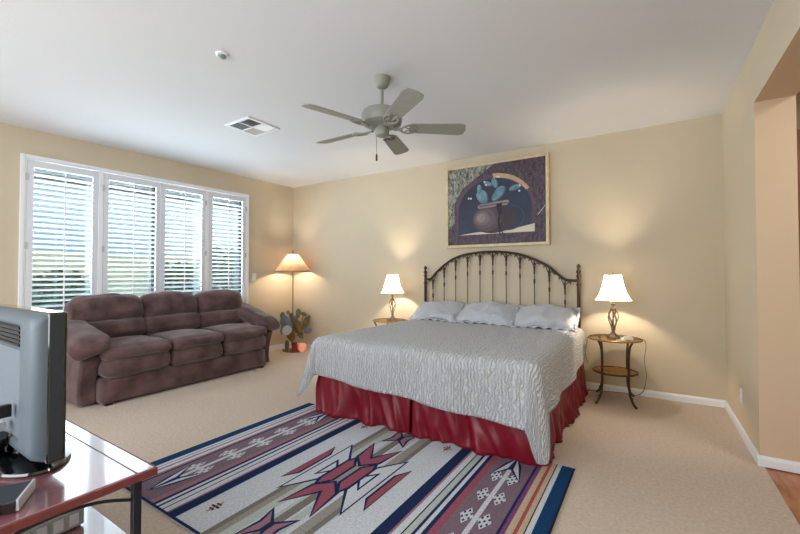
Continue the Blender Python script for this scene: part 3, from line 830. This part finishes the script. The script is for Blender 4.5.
# ------------------------------------------------------------------ floor lamp with metal cactus
FL = Vector((-4.866, 4.389, 0))
fl = thing('floor_lamp', 'floor lamp with parchment cone shade and metal prickly pear base in the corner', 'lamp', FL, 0)
vd = Vector((FL.x, FL.y, 0)).normalized(); rt = Vector((vd.y, -vd.x, 0))     # facing the room
b = MB(); b.lathe([(.19, 0), (.19, .012), (.02, .016), (.012, .03)], n=28, sy=.7); b.build('foot', M['cactan'], fl, smooth=True)
b = MB(); b.tube([(0, 0, .012), (0, 0, 1.40)], .010, 10); b.build('pole', M['brass'], fl, smooth=True)
prof = [(.282, 1.285), (.232, 1.352), (.185, 1.42), (.135, 1.49), (.085, 1.556)]
b = MB(); b.lathe(prof, n=48, cap=False); sh = b.build('lamp_shade', M['mica'], fl, smooth='all')
b = MB()
for r, z in (prof[0], prof[-1]): b.tube([(r * math.cos(2 * PI * k / 40), r * math.sin(2 * PI * k / 40), z) for k in range(40)], .004, 6, closed=True)
b.build('trim', M['bronze'], sh, smooth=True)
b = MB()
for k in range(3): a = 2 * PI * k / 3; b.tube([(0, 0, 1.556), (.085 * math.cos(a), .085 * math.sin(a), 1.556)], .0025, 6)
b.tube([(0, 0, 1.39), (0, 0, 1.57)], .004, 6); b.lathe([(.005, 1.57), (.016, 1.585), (.012, 1.60), (.005, 1.605), (.010, 1.618), (0, 1.632)], n=12)
b.build('finial', M['bronze'], fl, smooth=True)
MB().ball((0.03, 0, 1.40), .03, 12, 8).build('bulb', BULB, fl, smooth='all')
l = bpy.data.lights.new('floor_lamp_light', 'POINT'); l.energy = 20; l.color = (1.0, .83, .62); l.shadow_soft_size = .035
lo = bpy.data.objects.new('floor_lamp_light', l); lo.location = (0, 0, 1.43); lo.parent = fl; COL.objects.link(lo)
K = .00166
pads = [(180, 97, 17, 27, 20, 'cacgreen', .05), (235, 72, 14, 20, -10, 'cacgrey', .03), (260, 97, 13, 22, 15, 'cactan', -.02), (330, 84, 20, 42, 5, 'cacgreen', .03),
        (384, 92, 15, 30, -62, 'cacgreen', .0), (428, 130, 12, 26, 30, 'cactan', .02), (196, 150, 30, 48, 15, 'cacgrey', .0), (290, 158, 33, 46, -8, 'cacgrey', .04),
        (336, 205, 26, 58, -28, 'cactan', -.01), (402, 180, 27, 58, 18, 'cacgreen', .02), (246, 190, 26, 50, -15, 'cacgrey', -.03), (198, 222, 26, 60, 20, 'cacgrey', .03),
        (224, 240, 36, 42, 35, 'cacwhite', -.05), (424, 252, 32, 24, -15, 'cacgrey', -.02), (352, 286, 22, 44, -25, 'cacgreen', .02), (262, 300, 32, 46, -25, 'cactan', .01), (306, 232, 22, 44, -30, 'cactan', .02),
        (226, 385, 17, 48, 0, 'cacgreen', -.06)]
for cx, cy, w, h, ang, mname, off in pads:
    u, z = (cx - 278) * K, (438 - cy) * K * 1.0 + .008
    b = MB(); poly = []
    for k in range(20):
        a = 2 * PI * k / 20
        pu, pz = 1.22 * w * K * math.cos(a) * (1 + .18 * math.sin(a)), 1.16 * h * K * math.sin(a)
        poly.append((u + pu * math.cos(R(ang)) + pz * math.sin(R(ang)), z - pu * math.sin(R(ang)) + pz * math.cos(R(ang))))
    b.prism(poly, vd * (off - .004), rt, (0, 0, 1), vd, .012)
    b.build('cactus_pad', M[mname], fl, smooth=True, bevel=.003)
# stems linking the pads
b = MB()
for c in ([(278, 430), (265, 340), (258, 300)], [(258, 320), (225, 240), (190, 120)], [(262, 310), (300, 230), (330, 110)], [(290, 290), (345, 205), (380, 100)], [(300, 300), (350, 290), (424, 252)], [(345, 205), (400, 200), (428, 130)]):
    b.tube(spline([rt * ((x - 278) * K) + Vector((0, 0, (438 - y) * K + .008)) for x, y in c], 5), .006, 6)
b.build('cactus_stem', M['cactan'], fl, smooth=True)
p = FL + rt * ((298 - 278) * K) - vd * .09
b = MB(); b.lathe([(.032, 0), (.042, .01), (.044, .07), (.036, .12), (.040, .135), (.034, .135), (.030, .12)], n=20)
o = b.build('red_vase', M['red'], None, smooth=True); o.location = (p.x, p.y, .0135); tag(o, 'small dark red vase on the floor lamp base, left of the glowing ball', 'vase')
gm = bpy.data.materials.new('salt_glow'); gm.use_nodes = True
g = gm.node_tree.nodes['Principled BSDF']; g.inputs['Base Color'].default_value = srgb(235, 140, 100); g.inputs['Roughness'].default_value = .5
g.inputs['Emission Strength'].default_value = .42
n_ = gm.node_tree.nodes.new('ShaderNodeTexNoise'); n_.inputs['Scale'].default_value = 30
r_ = gm.node_tree.nodes.new('ShaderNodeValToRGB'); r_.color_ramp.elements[0].position = .38; r_.color_ramp.elements[1].position = .68
r_.color_ramp.elements[0].color = srgb(206, 84, 48); r_.color_ramp.elements[1].color = srgb(255, 214, 180)
gm.node_tree.links.new(n_.outputs['Fac'], r_.inputs['Fac']); gm.node_tree.links.new(r_.outputs['Color'], g.inputs['Emission Color'])
p = FL + rt * ((370 - 278) * K) - vd * .13
b = MB(); b.cushion((0, 0, .068), (.125, .125, .136), .066, 12, (0, 0, 0), None, .010, None, 3.0)
o = b.build('glowing_ball_lamp', gm, None, smooth='all'); o.location = (p.x, p.y, .002); tag(o, 'small round glowing orange lamp on the floor beside the red vase', 'lamp')

# ------------------------------------------------------------------ picture
PX0, PX1, PZ0, PZ1 = -2.252, -.955, 1.575, 2.63
pic = thing('framed_painting', 'large framed still life of a cactus in a pot, on the wall above the headboard', 'picture', ((PX0 + PX1) / 2, YB, (PZ0 + PZ1) / 2))
PO = Vector(pic.location)
def inp(b, *a, **k):
    b.v = [tuple(Vector(p) - PO) for p in b.v]; return b.build(*a, **k)
fw = .035; YF = YB - .055
b = MB()
b.box(PX0, YF, PZ0, PX0 + fw, YB - .002, PZ1); b.box(PX1 - fw, YF, PZ0, PX1, YB - .002, PZ1)
b.box(PX0 + fw, YF, PZ0, PX1 - fw, YB - .002, PZ0 + fw); b.box(PX0 + fw, YF, PZ1 - fw, PX1 - fw, YB - .002, PZ1)
inp(b, 'picture_frame', M['frame'], pic, bevel=.005)
AC = {}
def artm(n, *a, **k): AC[n] = (len(AC), mat('paint_' + n, *a, **k))
artm('border', (38, 31, 44), .6, rgb2=(96, 80, 92), vscale=26, stretch=(1.6, 1, .7), detail=8)
artm('borderl', (46, 48, 58), .6, rgb2=(168, 170, 154), vscale=34, stretch=(1.4, 1, .8), detail=9)
artm('niche', (32, 36, 56), .6, rgb2=(44, 58, 80), vscale=2.2)
artm('reveal', (88, 66, 80), .6, var=.15, vscale=6); artm('tan', (190, 158, 126), .6, var=.12, vscale=6)
artm('ledge', (206, 196, 178), .6, var=.08, vscale=5); artm('pot', (66, 54, 64), .6, rgb2=(46, 38, 48), vscale=5)
artm('pot2', (98, 82, 90), .6, var=.15, vscale=8); artm('potl', (140, 124, 128), .6, var=.1, vscale=9); artm('ring', (52, 70, 86), .6)
artm('pot3', (82, 68, 77), .6, var=.12, vscale=9); artm('pot4', (118, 102, 108), .6, var=.12, vscale=9)
artm('pad', (78, 112, 130), .6, rgb2=(122, 156, 168), vscale=9); artm('pads', (58, 92, 116), .6, var=.1, vscale=9)
artm('rope', (22, 20, 28), .6); artm('petal', (206, 206, 202), .6); artm('rim', (142, 122, 124), .6, var=.15, vscale=9)
pb = MB(); pz_ = [0]
ZC = YF + .012
pb.box(PX0 + fw, ZC, PZ0 + fw, PX1 - fw, YB - .004, PZ1 - fw, AC['border'][0])
def apoly(pts, c):
    pz_[0] += .00012
    pb.add([(x, ZC - pz_[0], z) for x, z in pts], [tuple(range(len(pts)))], AC[c][0])
def ell(cx, cz, rx, rz, ang=0, n=24, taper=0.0):
    out = []
    for k in range(n):
        a = 2 * PI * k / n; u, w = rx * math.cos(a) * (1 + taper * math.sin(a)), rz * math.sin(a)
        out.append((cx + u * math.cos(R(ang)) + w * math.sin(R(ang)), cz - u * math.sin(R(ang)) + w * math.cos(R(ang))))
    return out
apoly([(PX0 + fw, PZ0 + .22), (-2.13, 1.9), (-2.13, 2.15), (-2.02, 2.33), (-1.75, 2.50), (-1.60, PZ1 - fw), (PX0 + fw, PZ1 - fw)], 'borderl')
def arch(x0, x1, zb0, zb1, zs, zt, n=22):
    cx, rx = (x0 + x1) / 2, (x1 - x0) / 2
    return [(x1, zb1)] + [(cx + rx * math.cos(PI * k / n), zs + (zt - zs) * math.sin(PI * k / n)) for k in range(n + 1)] + [(x0, zb0)]
apoly(arch(-2.10, -1.11, 1.735, 1.735, 2.03, 2.475), 'reveal')
apoly([(-1.62, 2.474)] + [(-1.605 + .497 * math.cos(PI * (.5 - k / 24)), 2.03 + .446 * math.sin(PI * (.5 - k / 24))) for k in range(9)] + [(-1.605 + .44 * math.cos(PI * (.5 - k / 24)), 2.03 + .39 * math.sin(PI * (.5 - k / 24))) for k in range(8, -1, -1)], 'tan')
apoly(arch(-2.075, -1.145, 1.735, 1.735, 2.03, 2.42), 'niche')
apoly([(-2.075, 1.735), (-1.80, 1.765), (-1.50, 1.755), (-1.115, 1.83), (-1.115, 1.735)], 'ledge')
apoly(ell(-1.42, 1.92, .19, .155), 'ring'); apoly(ell(-1.42, 1.92, .176, .142), 'niche')
apoly(ell(-1.615, 1.915, .285, .175, 0, 30), 'pot'); apoly(ell(-1.69, 1.92, .185, .155), 'pot3'); apoly(ell(-1.72, 1.925, .14, .12), 'pot2'); apoly(ell(-1.75, 1.93, .09, .085), 'pot4'); apoly(ell(-1.765, 1.935, .055, .055), 'potl')
apoly([(-1.80, 2.055), (-1.44, 2.075), (-1.41, 2.115), (-1.43, 2.135), (-1.78, 2.11), (-1.815, 2.085)], 'rim'); apoly([(-1.79, 2.078), (-1.43, 2.098), (-1.43, 2.108), (-1.79, 2.088)], 'pot')
for cx, cz, rx, rz, an in ((-1.755, 2.205, .07, .10, -28), (-1.55, 2.225, .055, .115, 42), (-1.795, 2.31, .026, .055, 5), (-1.595, 2.36, .035, .07, -18), (-1.68, 2.36, .028, .055, -70), (-1.345, 2.275, .032, .08, 72)):
    apoly(ell(cx + .01, cz - .008, rx, rz, an, 20, .15), 'pads'); apoly(ell(cx, cz, rx * .9, rz * .92, an, 20, .15), 'pad')
for cx, cz in ((-1.93, 2.20), (-1.90, 2.195), (-1.72, 2.385), (-1.70, 2.345), (-1.555, 2.43), (-1.535, 2.425), (-1.29, 2.225), (-1.285, 2.29)): apoly(ell(cx, cz, .013, .013, 0, 8), 'petal')
for pts in ([(-1.545, 2.10), (-1.55, 2.02), (-1.53, 1.93), (-1.545, 1.83), (-1.50, 1.75), (-1.45, 1.70)], [(-1.53, 2.10), (-1.52, 2.0), (-1.545, 1.9), (-1.52, 1.80), (-1.53, 1.74), (-1.48, 1.695)]):
    P_ = spline([(x, 0, z) for x, z in pts], 5)
    apoly([(p.x - .008, p.z) for p in P_] + [(p.x + .008, p.z) for p in reversed(P_)], 'rope')
apoly([(-1.57, 2.06), (-1.50, 2.065), (-1.50, 2.105), (-1.57, 2.10)], 'rope')
apoly([(-1.08, 1.93), (-.99, 2.04), (-.988, 2.035), (-1.075, 1.925)], 'petal')
inp(pb, 'canvas', [m for i, m in sorted(AC.values(), key=lambda q: q[0])], pic)

# ------------------------------------------------------------------ ceiling fan, vent, detector
fan = thing('ceiling_fan', 'grey five blade ceiling fan with pull chain hanging in mid room', 'fan', (-1.713, 2.422, 0))
b = MB(); b.lathe([(.030, CZ - .078), (.044, CZ - .068), (.060, CZ - .035), (.066, CZ - .001)], n=24); b.build('canopy', M['fan'], fan, smooth=True)
b = MB(); b.lathe([(.0125, 2.50), (.0125, CZ - .09)], n=14); b.lathe([(.04, 2.495), (.034, 2.515), (.016, 2.535)], n=16); b.build('downrod', M['fan'], fan, smooth=True)
b = MB(); b.lathe([(.05, 2.365), (.115, 2.368), (.148, 2.385), (.155, 2.41), (.155, 2.455), (.145, 2.475), (.10, 2.492), (.035, 2.50)], n=36)
mo = b.build('motor_housing', M['fan'], fan, smooth=True)
b = MB()
for k in range(30):
    a = 2 * PI * k / 30; c_, s_ = math.cos(a), math.sin(a)
    b.prism([(.108, -.004), (.138, -.004), (.138, .004), (.108, .004)], (0, 0, 2.369), (c_, s_, .28), (-s_, c_, 0), (0, 0, 1), .004)
b.build('vent_ring', M['fandark'], mo)
b = MB(); b.lathe([(.0, 2.284), (.03, 2.286), (.050, 2.298), (.054, 2.312), (.054, 2.34), (.045, 2.357), (.045, 2.37)], n=24); b.build('switch_housing', M['fan'], fan, smooth=True)
b = MB(); b.tube([(-.032, -.025, 2.30), (-.032, -.025, 2.15)], .0018, 6); b.build('pull_chain', M['brass'], fan)
b = MB(); b.lathe([(0, 2.097), (.007, 2.102), (.008, 2.132), (.004, 2.152), (0, 2.154)], (-.032, -.025, 0), 10); b.build('chain_knob', M['fandark'], fan, smooth=True)
for k in range(5):
    a = R(-36 + 72 * k)
    m4 = Matrix.Rotation(a, 4, 'Z') @ Matrix.Translation((0, 0, 2.352)) @ Matrix.Rotation(R(-13), 4, 'X')
    b = MB(); pts = [(.225, -.058)]
    n = 8
    pts += [(.60, -.072)] + [(.635 + .012 * math.sin(PI * j / n), -.06 + .12 * j / n) for j in range(n + 1)] + [(.60, .072), (.225, .058), (.21, .045), (.21, -.045)]
    b.prism(pts, (0, 0, 0), (1, 0, 0), (0, 1, 0), (0, 0, 1), .007); b.v = [tuple(m4 @ Vector(p)) for p in b.v]
    bl = b.build('blade', M['fanblade'], fan, bevel=.002)
    b = MB()
    for s in (-1, 1):       # open scroll iron
        b.tube(spline([(.10, 0, -.003), (.14, s * .012, -.010), (.18, s * .045, -.008), (.225, s * .050, -.004), (.262, s * .030, -.004), (.245, s * .008, -.004)], 5), .0065, 8)
        b.tube(spline([(.17, s * .034, -.008), (.205, s * .012, -.006), (.245, s * .028, -.004)], 5), .005, 6)
    b.prism([(.09, -.016), (.16, -.010), (.16, .010), (.09, .016)], (0, 0, -.012), (1, 0, 0), (0, 1, 0), (0, 0, 1), .012)
    for x, y in ((.245, .03), (.245, -.03), (.275, 0)): b.lathe([(0, -.006), (.009, -.005), (.009, .0)], (x, y, 0), 10)
    b.v = [tuple(m4 @ Vector(p)) for p in b.v]
    b.build('blade_iron', M['fan'], bl, smooth=True)

vent = thing('ceiling_vent', 'white square air vent with slats in the ceiling left of the fan', 'vent', (-3.39, 2.515, CZ))
b = MB(); h_ = .19
for x0, y0, x1, y1 in ((-h_, -h_, h_, -h_ + .03), (-h_, h_ - .03, h_, h_), (-h_, -h_ + .03, -h_ + .03, h_ - .03), (h_ - .03, -h_ + .03, h_, h_ - .03), (-.006, -h_ + .03, .006, h_ - .03), (-h_ + .03, -.006, h_ - .03, .006)):
    b.box(x0, y0, -.012, x1, y1, -.0005)
b.build('vent_frame', M['white'], vent, bevel=.002)
MB().box(-h_ + .03, -h_ + .03, -.004, h_ - .03, h_ - .03, -.001).build('vent_shade', M['ventdark'], vent)  # dark sheet painting the shade behind the slats
b = MB()
for qx, qy, al, rise in ((-1, -1, 'x', 1), (1, -1, 'y', -1), (-1, 1, 'y', 1), (1, 1, 'x', -1)):
    for k in range(6):
        o_ = .018 + k * .0235
        pr = [(0, 0), (.013, .009), (.014, .008), (.001, -.001)]
        if al == 'x': a0, a1 = sorted((qx * .008, qx * .158)); b.prism(pr, (a0, qy * o_ - .007 * rise, -.012), (0, rise, 0), (0, 0, 1), (1, 0, 0), a1 - a0)
        else: a0, a1 = sorted((qy * .008, qy * .158)); b.prism(pr, (qx * o_ - .007 * rise, a0, -.012), (rise, 0, 0), (0, 0, 1), (0, 1, 0), a1 - a0)
b.build('slat_set', M['white'], vent)
sd = thing('smoke_detector', 'small round white detector on the ceiling near the top of the picture', 'detector', (-2.445, 1.566, CZ))
MB().lathe([(.042, -.0005), (.041, -.010), (.034, -.014), (.028, -.014)], n=28).build('housing', M['white'], sd, smooth=True)
MB().lathe([(.028, -.013), (.026, -.024), (.014, -.030), (0, -.031)], n=20).build('sensor', M['devgrey'], sd, smooth=True)

# switch and outlet
sw = thing('light_switch', 'white light switch plate between the window and the floor lamp', 'switch', lw(s_of(3.935), .0005, 1.193), math.atan2(LD.y, LD.x))
MB().box(-.036, 0, -.058, .036, .006, .058).build('plate', M['plate'], sw, bevel=.003)
MB().box(-.016, .006, -.033, .016, .010, .033).build('rocker', M['white'], sw, bevel=.002)
ol = thing('wall_outlet', 'cream outlet plate low on the right wall by the opening', 'outlet', (XR - .0005, 3.97, .30), 0)
MB().box(-.006, -.036, -.058, 0, .036, .058).build('plate', M['plate'], ol, bevel=.003)
for z in (-.024, .024): MB().box(-.009, -.016, z - .014, -.006, .016, z + .014).build('socket', M['white'], ol, bevel=.003)

# ------------------------------------------------------------------ television console and what stands on it
CX0, CX1, CY0, CY1, CH = -2.80, -1.59, .17, .77, .50
con = thing('television_console', 'cherry topped television stand with dark metal legs in the near left corner', 'console', ((CX0 + CX1) / 2, (CY0 + CY1) / 2, 0))
CO = Vector(con.location)
def inc(b, *a, **k):
    b.v = [tuple(Vector(p) - CO) for p in b.v]; return b.build(*a, **k)
b = MB(); b.box(CX0 + .012, CY0 + .012, CH - .028, CX1 - .012, CY1 - .070, CH); b.box(CX0 + .012, CY1 - .066, CH - .028, CX1 - .012, CY1 - .008, CH)
inc(b, 'top', M['cherry'], con, bevel=.002)
b = MB(); b.box(CX0 + .012, CY1 - .070, CH - .028, CX1 - .012, CY1 - .066, CH - .003); inc(b, 'inlay', M['blackmetal'], con)
b = MB(); b.box(CX1 - .012, CY0, CH - .030, CX1, CY1, CH - .001); b.box(CX0, CY0, CH - .030, CX0 + .012, CY1, CH - .001)
b.box(CX0 + .012, CY0, CH - .030, CX1 - .012, CY0 + .012, CH - .001); b.box(CX0 + .012, CY1 - .008, CH - .030, CX1 - .012, CY1, CH - .001)
inc(b, 'edge_band', M['cherryedge'], con, bevel=.004)
for x in (CX0 + .05, CX1 - .035):
    for y in (CY0 + .05, CY1 - .06):
        b = MB(); b.box(x - .014, y - .014, .0, x + .014, y + .014, CH - .03); inc(b, 'leg', M['blackmetal'], con, bevel=.003)
for x in (CX0 + .05, CX1 - .035):
    b = MB(); b.tube(spline([(x, CY0 + .06, CH - .10), (x, CY0 + .17, CH - .06), (x, (CY0 + CY1) / 2, CH - .045), (x, CY1 - .18, CH - .06), (x, CY1 - .075, CH - .10)], 6), .006, 8); inc(b, 'stretcher', M['blackmetal'], con, smooth=True)
b = MB(); b.box(CX0 + .02, CY0 + .02, .185, CX1 - .02, CY1 - .03, .205); inc(b, 'shelf', M['cherry'], con, bevel=.003)

tv = thing('television', 'flat television seen from behind, grey shell on a glossy black stand', 'television', (-2.19, .53, CH))
TX0, TX1 = -.35, .35     # local x; right end is nearest the rug
tb, tt_ = .045, .595
b = MB(); b.box(TX0, -.022, tb, TX1, .035, tt_); b.build('bezel', M['gloss'], tv, bevel=.008, seg=3)
MB().box(TX0 + .03, .035, tb + .06, TX1 - .03, .0365, tt_ - .03).build('screen', M['gloss'], tv)
b = MB()
# back shell: tapering from the bezel to the rear panel
def ringp(x0, x1, z0, z1, y, rr=.03, n=5):
    out = []
    for cx, cz, a0 in ((x1 - rr, z1 - rr, 0), (x0 + rr, z1 - rr, 90), (x0 + rr, z0 + rr, 180), (x1 - rr, z0 + rr, 270)):
        for k in range(n + 1):
            a = R(a0 + 90 * k / n); out.append((cx + rr * math.cos(a), y, cz + rr * math.sin(a)))
    return out
rings = [ringp(TX0 + .004, TX1 - .004, tb + .006, tt_ - .004, -.021, .02), ringp(TX0 + .005, TX1 - .005, tb + .008, tt_ - .005, -.030, .03), ringp(TX0 + .014, TX1 - .014, tb + .016, tt_ - .012, -.052, .04), ringp(TX0 + .035, TX1 - .035, tb + .035, tt_ - .03, -.064, .045), ringp(TX0 + .13, TX1 - .13, tb + .06, tt_ - .045, -.066, .02), ringp(TX0 + .135, TX1 - .135, tb + .065, tt_ - .05, -.056, .02)]
m_ = len(rings[0]); vs = [p for r in rings for p in r]; fs = []
for i in range(len(rings) - 1):
    for k in range(m_): fs.append((i * m_ + k, i * m_ + (k + 1) % m_, (i + 1) * m_ + (k + 1) % m_, (i + 1) * m_ + k))
fs.append(tuple((len(rings) - 1) * m_ + k for k in range(m_)))
b.add(vs, fs); shell = b.build('back_shell', M['tvgrey'], tv, smooth=True)
b = MB(); b.box(TX0 + .14, -.062, tt_ - .135, TX1 - .14, -.0555, tt_ - .055, 0)
for k in range(5): b.box(TX0 + .14, -.068, tt_ - .13 + k * .016, TX1 - .14, -.062, tt_ - .122 + k * .016, 1)
b.build('vent', [M['tvdark'], M['blackmetal']], shell)
b = MB(); b.prism([(-.016, tb + .012), (.022, tb + .012), (.022, tt_ - .006), (.004, tt_ - .010), (-.008, tt_ - .022), (-.016, tt_ - .045)], (TX1 - .004, 0, 0), (0, 1, 0), (0, 0, 1), (1, 0, 0), .006); b.build('side_strip', M['tvdark'], tv)
b = MB()
b.box(TX0 + .15, -.060, .12, TX1 - .145, -.0555, tt_ - .145); b.build('terminal_panel', M['tvpanel'], shell, bevel=.002)
b = MB(); b.lathe([(.055, .0), (.05, .03), (.045, .10)], (0, -.02, .012), 20, sx=1.6, sy=.8); b.tube([(0.0, -.05, .03), (.05, -.085, .05), (.10, -.085, .12)], [.03, .028, .02], 10); b.build('stand_neck', M['gloss'], tv, smooth=True)
b = MB(); b.lathe([(.30, .0), (.31, .006), (.306, .014), (.25, .022), (0, .030)], (0, -.01, .0008), 48, sy=.46); b.build('stand_base', M['gloss'], tv, smooth=True)

# cables at the back of the set
b = MB(); b.tube(spline([(-2.04, .445, .72), (-2.04, .40, .715), (-2.05, .38, .66), (-2.08, .37, .60), (-2.13, .36, .56), (-2.22, .35, .545)], 8), .004, 8); b.box(-2.052, .385, .70, -2.028, .458, .745)
tag(b.build('video_cable', M['plastic'], None, smooth=True, bevel=.002), 'black cable plugged into the back of the television', 'cable')
b = MB(); b.box(-2.11, .375, .655, -2.06, .449, .675); b.tube(spline([(-2.09, .38, .665), (-2.12, .35, .65), (-2.2, .34, .63)], 6), .004, 8)
tag(b.build('power_cable', M['silver'], None, smooth=True, bevel=.002), 'pale plug and cable in the back of the television, below the black one', 'cable')

st = thing('set_top_box', 'slim dark box with silver edge on the console before the television stand', 'box', (-1.737, .381, CH), R(60))
b = MB(); b.box(-.15, -.068, .008, .046, .068, .036); b.build('case', M['tvdark'], st, bevel=.003)
MB().box(.046, -.07, .004, .054, .07, .040).build('side_panel', M['silver'], st, bevel=.002)
MB().box(-.145, -.074, .006, .044, -.0675, .034).build('front_panel', M['gloss'], st, bevel=.002)
for x, y in ((-.12, -.05), (.03, -.05), (-.12, .05), (.03, .05)): MB().box(x - .008, y - .008, 0, x + .008, y + .008, .008).build('foot', M['plastic'], st)

dv = thing('disc_player', 'grey ribbed player on the lower shelf of the console', 'player', (-2.18, .50, .205), R(2))
b = MB(); b.box(-.22, -.16, .008, .22, .16, .075); b.build('case', M['devgrey'], dv, bevel=.004)
b = MB()
for k in range(6): b.box(.2205, -.14 + k * .05, .02, .2235, -.11 + k * .05, .065)
b.build('rib', M['silver'], dv)
for x, y in ((-.19, -.13), (.19, -.13), (-.19, .13), (.19, .13)): MB().box(x - .01, y - .01, 0, x + .01, y + .01, .008).build('foot', M['plastic'], dv)
